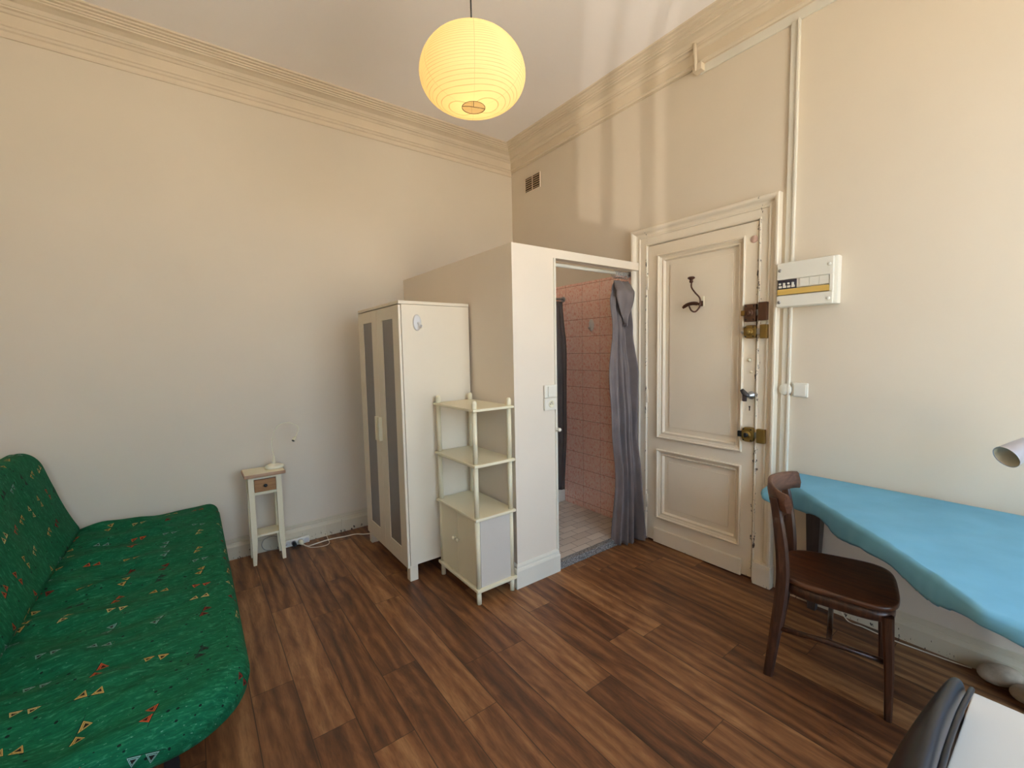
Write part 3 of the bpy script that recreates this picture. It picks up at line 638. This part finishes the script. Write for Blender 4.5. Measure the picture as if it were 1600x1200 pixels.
def cable(pts, r, label, mat=None, nm='cable'):
    return tag(obj(nm, MB().tube(catmull(pts, 8), r, 8), mat or M_rubber, origin=pts[0]), label, 'cable')
cable([(-2.140,-.112,.018),(-2.115,-.14,.007),(-2.07,-.135,.006),(-1.971,-.120,.006),(-1.90,-.128,.006),(-1.835,-.142,.006),(-1.76,-.150,.006),(-1.70,-.20,.006),(-1.60,-.24,.006)], .0042, 'thick white cable running from the power strip under the wardrobe')
cable([(-2.13,-.115,.008),(-2.10,-.17,.004),(-2.04,-.206,.004),(-1.987,-.205,.004),(-1.965,-.17,.004),(-1.96,-.12,.006),(-1.957,-.03,.03),(-1.957,-.028,.085)], .0024, 'thin white cable looping on the floor and up the baseboard', None)
cable([(-2.24,-.066,.028),(-2.29,-.06,.012),(-2.34,-.05,.010),(-2.385,-.045,.022),(-2.405,-.045,.062),(-2.385,-.045,.104),(-2.33,-.045,.112),(-2.29,-.045,.085),(-2.27,-.07,.03)], .003, 'grey cable loop behind the side table legs', NT('grey_cable', .5, 0, rgb(150, 140, 124)).m)

# ---------------------------------------------------------------- paper lantern
LC = Vector((-1.645, -1.905, 2.708)); LR = .211
prof = [(.052,-.238),(.085,-.232),(.125,-.212),(.160,-.180),(.186,-.140),(.203,-.090),(.211,-.035),(.209,.02),(.199,.075),(.182,.125),(.158,.170),(.125,.208),(.092,.230),(.062,.242),(.052,.243)]
LSR, LSH = .236/.211, .150/.24
cp = catmull([(a*LSR, b*LSH, 0) for a,b in [(.048,-.240)]+prof[1:]], 10)
t = thing('paper_lantern', tuple(LC), 'round ribbed paper lantern glowing yellow on a black cord', 'pendant lamp')
k = NT('lantern_paper', .9); t_ = k.n; outn = k.n['Material Output']
x, y, z = k.sep(k.objc()); az = k.math('ARCTAN2', y, x)
rib = k.math('ABSOLUTE', k.math('SINE', k.math('MULTIPLY', k.math('ADD', z, k.math('MULTIPLY', k.math('SINE', k.math('MULTIPLY', az, 2.0)), .006)), PI/.0105)))
seam = k.math('ABSOLUTE', k.math('SINE', k.math('MULTIPLY', az, 3.0)))
dk = k.math('MAXIMUM', k.math('MULTIPLY', k.math('LESS_THAN', rib, .20), .55), k.math('MULTIPLY', k.math('LESS_THAN', seam, .018), .40))
cc = k.mix(dk, (.93, .80, .52, 1), (.50, .34, .14, 1))
tr = k.n.new('ShaderNodeBsdfTranslucent'); df = k.n.new('ShaderNodeBsdfDiffuse'); mx = k.n.new('ShaderNodeMixShader'); mx.inputs[0].default_value = .42
k.link(cc, tr.inputs[0]); k.link(cc, df.inputs[0]); k.link(tr.outputs[0], mx.inputs[1]); k.link(df.outputs[0], mx.inputs[2]); k.link(mx.outputs[0], outn.inputs['Surface'])
m = MB(); rings = []
for i, p in enumerate(cp):
    rr = p.x*(1+.006*math.cos(i*2.1)); rings.append([LC+Vector((rr*math.cos(a), rr*math.sin(a), p.y)) for a in [2*PI*q/72 for q in range(72)]])
m.loft(rings, cap0=False, cap1=False); obj('paper_shade', m, k.m, t)
obj('wire_ring', MB().tube([LC+Vector((.052*math.cos(a), .052*math.sin(a), -.1495)) for a in [2*PI*q/40 for q in range(41)]], .0016, 6), M_iron, t)
obj('wire_ring', MB().tube([LC+Vector((.052*math.cos(a), .052*math.sin(a), .151)) for a in [2*PI*q/40 for q in range(41)]], .0016, 6), M_iron, t)
obj('wire_spreader', MB().tube([LC+Vector(p) for p in ((-.048,.02,-.1495),(-.02,.005,-.1475),(.03,-.012,-.1475),(.048,-.02,-.1495))], .0013, 6).tube([LC+Vector((.0,.0,-.147)), LC+Vector((.004,.0,.155))], .0012, 6), M_iron, t)
obj('bulb_holder', MB().lathe([(.004,.155),(.016,.145),(.018,.10),(.020,.04),(.001,.035)], LC, 20), M_plast, t)
kb = NT('bulb_glow', .4); kb.b.inputs['Emission Color'].default_value = (1,.70,.34,1); kb.b.inputs['Emission Strength'].default_value = 27
obj('bulb', MB().lathe([(.012,.04),(.018,.02),(.030,-.01),(.032,-.035),(.024,-.058),(.001,-.068)], LC, 24), kb.m, t)
obj('cord', MB().tube([(LC.x+.0,LC.y,LC.z+.15),(LC.x-.002,LC.y,3.36)], .0035, 8), M_dark, t)
obj('ceiling_rose', MB().lathe([(.010,3.36),(.045,3.395),(.050,3.432)], (LC.x-.002,LC.y,0), 24), M_plast, t)

# ---------------------------------------------------------------- sofa bed
def rrect(x0, x1, y0, y1, Rs, d, nc=12, nl=70, nw=28):
    """rounded rectangle inset by d; constant point count. Rs = radii at (x1,y1),(x0,y1),(x0,y0),(x1,y0)"""
    x0 += d; x1 -= d; y0 += d; y1 -= d; pts = []; mn_ = min(x1-x0, y1-y0)/2
    R = [max(.00005, min(r-d, mn_*.9999)) for r in Rs]
    C = [(x1-R[0], y1-R[0], 0), (x0+R[1], y1-R[1], PI/2), (x0+R[2], y0+R[2], PI), (x1-R[3], y0+R[3], 1.5*PI)]
    for q in range(4):
        cx, cy, a0 = C[q]
        for i in range(nc+1): a = a0+PI/2*i/nc; pts.append((cx+R[q]*math.cos(a), cy+R[q]*math.sin(a)))
        nx, ny, b0 = C[(q+1)%4]; e = (nx+R[(q+1)%4]*math.cos(b0), ny+R[(q+1)%4]*math.sin(b0)); s = pts[-1]; n = nw if q in (0,2) else nl
        for i in range(1, n): pts.append((lerp(s[0],e[0],i/n), lerp(s[1],e[1],i/n)))
    return pts
def cushion(x0, x1, y0, y1, Rs, z0, z1, r, wr, seed=0, belly=0.0):
    """soft slab with wrinkles wr(x, y) on the top face; returns MB and uv"""
    rings = []; uvs = []; H = z1-z0
    steps = [(r, z0, 0)] + [(r*(1-math.sin(a)), z0+r*(1-math.cos(a)), 0) for a in [PI/2*i/5 for i in range(1,6)]]
    steps += [(-belly*math.sin(PI*i/5), lerp(z0+r, z1-r, i/5), 0) for i in range(1,5)]
    steps += [(r*(1-math.cos(a)), z1-r+r*math.sin(a), i/8) for i, a in [(i, PI/2*i/8) for i in range(0,9)]]
    hw = min(x1-x0, y1-y0)/2
    d = r
    while d < hw*.999: d += .012; steps.append((min(d, hw*.9995), z1, 1))
    for d, z, top in steps:
        ps = rrect(x0, x1, y0, y1, Rs, d); base = rrect(x0, x1, y0, y1, Rs, r)
        ring = []
        for (px, py), (bx, by) in zip(ps, base):
            w = wr(px, py)*top; ring.append((px, py, z+w))
            if top < 1 and z < z1-.001:
                k_ = z1 - z; L_ = math.hypot(px-bx, py-by) or 1; uvs.append((px+(px-bx)/L_*k_, py+(py-by)/L_*k_))
            else: uvs.append((px, py))
        rings.append(ring)
    m = MB(); m.loft(rings, cap0=True, cap1=False, smooth=True); return m, uvs
def seat_wr(x, y):
    v = Vector((x*3.2, y*2.2, 0)); n = mn.noise(v)*.016
    n += mn.noise(Vector((x*2.5+y*3.5, (y-x*.8)*10, 3)))*.014*(.5+.5*mn.noise(Vector((x*2,y*2,7))))
    cr = (x+3.15)/.25                                   # heavier creases near the hinge
    n += math.exp(-cr*cr)*(  .030*mn.noise(Vector((x*5, y*9, 5)))+.012*math.sin(y*21+x*9+2*mn.noise(Vector((x*3,y*3,1)))))
    n -= .012*math.exp(-((x+3.36)/.06)**2)
    n -= .022*math.exp(-(((x+3.02)/.30)**2+((y+1.1)/.55)**2))
    return n
t = thing('sofa_bed', (-3.1,-1.08,0), 'green patterned sofa bed with folded-back rest along the left of the room', 'sofa')
m, uv = cushion(-3.40, -2.652, -2.150, -.028, (.07,.05,.12,.22), .305, .452, .055, seat_wr, belly=.006)
obj('seat_mattress', m, M_sofa, t, uv=uv)
# back rest: built flat in (s, y), then tilted about the hinge
def back_wr(x, y): return mn.noise(Vector((x*3, y*2.4, 9)))*.012 + mn.noise(Vector((x*7, y*6, 2)))*.005
m, uv = cushion(0.0, .570, -2.150, -.050, (.13,.05,.05,.13), -.135, 0, .05, back_wr, belly=.006)
th = math.radians(108.5)
hx, hz = -3.318, .425
m.v = [(hx+math.cos(th)*v[0]-(-1)*math.sin(th)*v[2]*1.0, v[1], hz+math.sin(th)*v[0]-math.cos(th)*v[2]) for v in m.v]
uv = [(u+.9, v+.05) for u, v in uv]
obj('back_mattress', m, M_sofa, t, uv=uv)
k_ = NT('black_frame', .5, .3, rgb(28, 26, 26)).m
m = MB(); m.box(-3.32,-2.82,-1.96,-1.92,.25,.30); m.box(-3.32,-2.82,-.14,-.10,.25,.30); m.box(-3.32,-3.28,-1.96,-.1,.25,.30); m.box(-2.86,-2.82,-1.96,-.1,.25,.30)
for i in range(11): m.box(-3.32,-2.82,-1.9+.17*i,-1.85+.17*i,.292,.304)
obj('frame', m, k_, t)
for x in (-3.28,-2.88):
    for y in (-1.86,-.20): obj('leg', MB().box(x-.02,x+.02,y-.02,y+.02,0,.25,.003), k_, t)
obj('hinge_bracket', MB().box(-3.40,-3.30,-2.178,-2.158,.20,.47,.008).tube([(-3.35,-2.168,.30),(-3.35,-2.02,.28)], .012, 10), M_cream, t, 'cream end bracket')

# ---------------------------------------------------------------- table with turquoise cloth
t = thing('draped_table', (-.5,-3.3,0), 'dark legged table against the right wall under a turquoise cloth', 'table')
top = [(-.022,-2.655),(-.16,-2.640),(-.30,-2.765),(-.52,-2.985),(-.76,-3.235),(-.92,-3.385),(-1.07,-3.500),(-1.10,-3.60),(-1.10,-3.95),(-1.02,-4.08),(-.022,-4.08)]
obj('table_top', MB().poly_prism([(lerp(-.5,x,.985), lerp(-3.3,y,.985)) for x,y in top], .706, .732), M_legw, t)
def tleg(x, y, w1=.036, w0=.024):
    sq = lambda w, z: [(x-w,y-w,z),(x+w,y-w,z),(x+w,y+w,z),(x-w,y+w,z)]
    obj('leg', MB().loft([sq(w0*.8,0), sq(w0*.8,.02), sq(w1,.62), sq(w1,.706)], smooth=False), M_legw, t)
tleg(-.062,-2.775); tleg(-.195,-3.578,.03,.022); tleg(-.98,-3.86); tleg(-.062,-4.0)
obj('apron', MB().box(-.12,-.09,-3.55,-2.81,.64,.706).box(-.10,-.08,-3.97,-3.60,.62,.706).box(-.95,-.10,-4.01,-3.99,.62,.706), M_legw, t)
# cloth
ring0 = []
P = top; 
def dens(P, n):
    out = []
    for i in range(len(P)):
        a = P[i]; b = P[(i+1)%len(P)]
        for j in range(n): out.append((lerp(a[0],b[0],j/n), lerp(a[1],b[1],j/n), i+j/n))
    return out
D = dens(P, 26); n = len(D)
for _ in range(5):                                     # round the corners a little
    D = [((D[i-1][0]+2*D[i][0]+D[(i+1)%n][0])/4, (D[i-1][1]+2*D[i][1]+D[(i+1)%n][1])/4, D[i][2]) for i in range(n)]
cx, cy = -.5, -3.35; rings = []; q = 0
for sct in [.03]+[i/16 for i in range(1,16)]+[.97,.985]:
    rings.append([(lerp(cx,x,sct), lerp(cy,y,sct), .735+.0035*mn.noise(Vector((lerp(cx,x,sct)*4, lerp(cy,y,sct)*4, 0)))+.002*mn.noise(Vector((lerp(cx,x,sct)*14+lerp(cy,y,sct)*9, lerp(cy,y,sct)*5, 4)))) for x,y,_ in D])
rings.append([(x,y,.734) for x,y,_ in D])
arcl = [0]
for i in range(1,n): arcl.append(arcl[-1]+math.hypot(D[i][0]-D[i-1][0], D[i][1]-D[i-1][1]))
def drop(k):
    # overhang by side: long drop at the far end, short along the front
    if k < 1: return .05
    if k < 2.2: return .085
    if k < 3: return .095
    if k < 5: return .075+.012*math.sin(k*5)
    if k < 10: return .055
    return .0
for lv in range(1,9):
    f = lv/8; ring = []
    for i,(x,y,k) in enumerate(D):
        a = D[i-1]; b = D[(i+1)%n]; dx, dy = b[0]-a[0], b[1]-a[1]; L_ = math.hypot(dx,dy) or 1; nx, ny = dy/L_, -dx/L_
        if (x-cx)*nx+(y-cy)*ny < 0: nx, ny = -nx, -ny
        dr = sum(drop((k+o_) % 11) for o_ in (-.5,-.25,0,.25,.5))/5
        w = .012*mn.noise(Vector((arcl[i]*7, 1, 0)))+.006*mn.noise(Vector((arcl[i]*22, 5, 0)))+.115*math.exp(-((k-1.45)/.5)**2)
        wallside = x > -.03
        o_ = 0.004 if wallside else (.008+.010*math.sin(min(1,f*1.5)*PI/2)+w*f)
        ring.append((min(-.006, x+nx*o_), y+ny*o_, .734-(dr*(1+.7*mn.noise(Vector((arcl[i]*4.5, 3, 8)))) if not wallside else .05)*f))
    rings.append(ring)
m = MB(); m.loft(rings, cap0=True, cap1=False)
o = obj('tablecloth', m, M_cloth, origin=(-.5,-3.35,.735)); solid(o, .0016)
tag(o, 'turquoise cloth spread over the table at the right wall', 'tablecloth')

# ---------------------------------------------------------------- dark wooden chair
CO = Vector((-.766,-2.856,0)); CF = Vector((.270,-.963,0)); CR = Vector((.963,.270,0))
def cp_(a, b, z): return CO + CR*a + CF*b + Vector((0,0,z))
t = thing('wooden_chair', tuple(cp_(.19,.2,0)), 'dark wooden chair with curved top rail standing at the turquoise table', 'chair')
def slab(pts_fn, zs):
    m = MB(); m.loft([[pts_fn(i, s, z) for i in range(64)] for s, z in zs]); return m
def seat_pt(i, s, z):
    a = 2*PI*i/64; c, d_ = math.cos(a), math.sin(a); e = .52
    la = math.copysign(abs(c)**e, c); lb = math.copysign(abs(d_)**e, d_)
    w = lerp(.185, .222, (lb+1)/2); return cp_(.185+la*w*s, .215+lb*.205*s, z - (.006*(1-abs(la))*(1-abs(lb)) if z > .45 else 0))
obj('seat', slab(seat_pt, [(.96,.432),(1.0,.437),(1.0,.448),(.985,.455),(.93,.4555),(.55,.452),(.05,.450)]), M_seat, t)
obj('seat_frame', slab(lambda i,s,z: seat_pt(i,s,z), [(.93,.385),(.95,.387),(.95,.432),(.90,.432)]), M_chair, t)
def bar(path, ws, nm, mat=M_chair, smooth=True):
    """rectangular section swept along points; ws = (half width along CR, half depth along CF)"""
    rings = []
    for p, (wa, wb) in zip(path, ws):
        p = Vector(p); e = [(1,.55),(.55,1),(-.55,1),(-1,.55),(-1,-.55),(-.55,-1),(.55,-1),(1,-.55)]
        rings.append([p + CR*wa*u + CF*wb*v for u, v in e])
    m = MB(); m.loft(rings, smooth=False); return obj(nm, m, mat, t)
for a0, a1, a2 in ((0,.020,.005),(.37,.350,.362)):
    pts = catmull([cp_(a0,-.012,0), cp_(lerp(a0,a1,.5),.012,.22), cp_(a1,.030,.42), cp_(a1,.026,.56), cp_(lerp(a1,a2,.6),.010,.70), cp_(a2,-.008,.805)], 6)
    n_ = len(pts); bar(pts, [(lerp(.014,.017,min(1,i/n_*2)) if i < n_*.8 else .014, .018+.007*math.sin(min(1,i/n_*1.15)*PI)) for i in range(n_)], 'rear_leg')
for a0, a1 in ((-.004,.010),(.382,.368)):
    bar([cp_(a0,.392,0), cp_(a0,.388,.2), cp_(a1,.378,.41)], [(.012,.012),(.0155,.0155),(.019,.019)], 'front_leg')
# curved crest rail
rings = []
for i in range(25):
    s = i/24; a = lerp(-.028,.396,s); bow = .100-.088*max(0,math.sin(PI*s))**.7
    hh = .040+.006*math.sin(PI*s); zc = .795+.006*math.sin(PI*s)
    c = [cp_(a, -.052+bow+db, zc+dz) for db, dz in ((.011,-hh),(.014,-hh*.3),(.004,hh*.8),(-.004,hh),(-.013,hh*.9),(-.014,0),(-.006,-hh))]
    rings.append(c)
m = MB(); m.loft(rings); obj('crest_rail', m, M_rail, t, 'paler worn curved top rail')
rings = []
for i in range(17):
    s = i/16; a = lerp(.022,.350,s); bow = -.030*math.sin(PI*s); rings.append([cp_(a, .012+bow+db, .655+dz) for db, dz in ((.007,-.022),(.007,.022),(-.007,.022),(-.007,-.022))])
m = MB(); m.loft(rings, smooth=False); obj('back_slat', m, M_chair, t)
for a in (.008,.366): bar([cp_(a,.02,.235), cp_(a,.385,.235)], [(.009,.009)]*2, 'side_stretcher') if False else obj('side_stretcher', MB().tube([cp_(a,.02,.225), cp_(a+(.004 if a<.1 else -.004),.2,.23), cp_(a,.385,.225)], [.010,.0125,.010], 8), M_chair, t)
obj('cross_stretcher', MB().tube([cp_(.012,.2,.23), cp_(.36,.2,.23)], .010, 8), M_chair, t)
obj('front_stretcher', MB().tube([cp_(.004,.384,.30), cp_(.37,.384,.30)], .010, 8), M_chair, t)

# ---------------------------------------------------------------- white table and black chair in the near right corner
t = thing('white_table', (-1.92,-3.83,0), 'white table in the near right corner of the view with the black chair at it', 'table')
obj('table_top', MB().box(-2.36,-1.482,-4.15,-3.5275,.706,.730,.002), M_tabtop, t)
for x in (-2.32,-1.53):
    for y in (-4.11,-3.58): obj('leg', MB().box(x-.018,x+.018,y-.018,y+.018,0,.706,.003), M_steel, t)
t = thing('black_chair', (-1.86,-3.40,0), 'glossy black moulded chair pushed against the white table', 'chair')
# back: sections along x, each a closed outline in the y-z plane
secs = [(-1.562,.792,-.000,.03),(-1.575,.803,.000,.10),(-1.60,.808,.002,.30),(-1.65,.812,.003,.55),(-1.70,.815,.004,.75),(-1.76,.818,.004,.92),(-1.85,.820,.000,1.0),(-1.95,.818,-.004,.92),(-2.02,.812,-.008,.7),(-2.08,.806,-.012,.4),(-2.11,.795,-.014,.1)]
rings = []
for x, zt, dy, f in secs:
    y = -3.517+dy
    out = [(y-.008,zt-.35),(y-.008,zt-.10),(y-.011,zt-.025),(y-.005,zt-.006),(y+.003,zt),(y+.013,zt-.006),(y+.019+.010*f,zt-.030),(y+.024+.020*f,zt-.070),(y+.026+.034*f,zt-.120),(y+.028+.050*f,zt-.20),(y+.03+.05*f,zt-.28),(y+.03+.04*f,zt-.35)]
    rings.append([(x,a,b) for a,b in out])
m = MB(); m.loft(rings); ob = obj('backrest', m, M_shell, t)
sb = ob.modifiers.new('soft', 'SUBSURF'); sb.levels = 1; sb.render_levels = 2
m = MB().tube(catmull([(-1.562,-3.5325,.781),(-1.600,-3.533,.790),(-1.64,-3.532,.794),(-1.70,-3.531,.797),(-1.80,-3.532,.800),(-1.90,-3.535,.800),(-2.0,-3.540,.797),(-2.07,-3.543,.79),(-2.10,-3.545,.74),(-2.10,-3.545,.45)],6), .0045, 10)
obj('rim', m, M_shell, t)
m = MB(); m.loft([[(-1.84+ (.24*math.copysign(abs(math.cos(a))**.6, math.cos(a)))*s, -3.66+(.20*math.copysign(abs(math.sin(a))**.6, math.sin(a)))*s, z) for a in [2*PI*i/40 for i in range(40)]] for s, z in ((.9,.425),(1,.435),(1,.45),(.92,.462),(.4,.455),(.05,.452))]); obj('seat', m, M_shell, t)
for x, y in ((-2.03,-3.50),(-1.64,-3.50),(-2.03,-3.82),(-1.64,-3.82)): obj('leg', MB().tube([(x,y,0),(lerp(x,-1.84,.12),lerp(y,-3.66,.12),.43)], [.009,.012], 12), M_steel, t)

# ---------------------------------------------------------------- desk lamp, slippers, cables at the right wall
t = thing('desk_lamp', (-.42,-3.86,.736), 'silver desk lamp whose shade enters at the right edge above the turquoise table', 'desk lamp')
o_c = Vector((-.283,-3.460,1.017)); ax = Vector((-.742,.521,-.422)).normalized()
Q = (-ax).to_track_quat('Z','Y').to_matrix().to_4x4()
m = MB(); pr_ = [(.043,0),(.0425,.004),(.039,.06),(.033,.11),(.024,.14),(.012,.148),(.001,.15)]
inn = [(.001,.140),(.022,.132),(.031,.106),(.037,.058),(.0415,.003)]
m.lathe(inn, (0,0,0), 40, cap=False); m.xf(Matrix.Translation(o_c) @ Q); obj('reflector', m, M_white, t)
m = MB().lathe([(.0415,.003)]+pr_, (0,0,0), 40, cap=False); m.xf(Matrix.Translation(o_c) @ Q); obj('shade', m, NT('satin_silver', .35, .6, rgb(196, 194, 200)).m, t)
e = o_c - ax*.146
obj('arm', MB().tube(catmull([e, e+Vector((.0,-.05,.05)), Vector((-.25,-3.80,1.16)), Vector((-.42,-3.86,1.02)), Vector((-.42,-3.86,.77))]), .006, 10), M_steel, t)
obj('base', MB().lathe([(.001,0),(.08,0),(.08,.012),(.02,.03),(.008,.05)], (-.42,-3.86,.7385), 30), M_steel, t)
def blob(c, r, rot, nm, label):
    rings = []
    for i in range(17):
        ph = -PI/2+PI*i/16; s = math.cos(ph)
        ring = []
        for j in range(28):
            a = 2*PI*j/28; v = Vector((r[0]*s*math.cos(a)*(1+.10*math.cos(a)), r[1]*s*math.sin(a), r[2]*math.sin(ph)))
            v *= 1+.05*mn.noise(v*9); v = Matrix.Rotation(rot,3,'Z') @ v; ring.append(Vector(c)+v)
        rings.append(ring)
    tag(obj(nm, MB().loft(rings), M_stone, origin=c), label, 'slipper')
blob((-.072,-3.465,.042), (.080,.050,.040), math.radians(-45), 'slipper', 'rounded beige slipper nearest the baseboard under the turquoise table')
blob((-.128,-3.545,.034), (.055,.040,.033), math.radians(-40), 'slipper', 'rounded beige slipper in front by the dark table leg')
cable([(-.03,-2.86,.10),(-.05,-2.93,.006),(-.055,-3.0,.005),(-.066,-3.108,.005),(-.054,-3.256,.005),(-.046,-3.33,.005),(-.036,-3.385,.005)], .003, 'thin pale cable lying along the right baseboard')
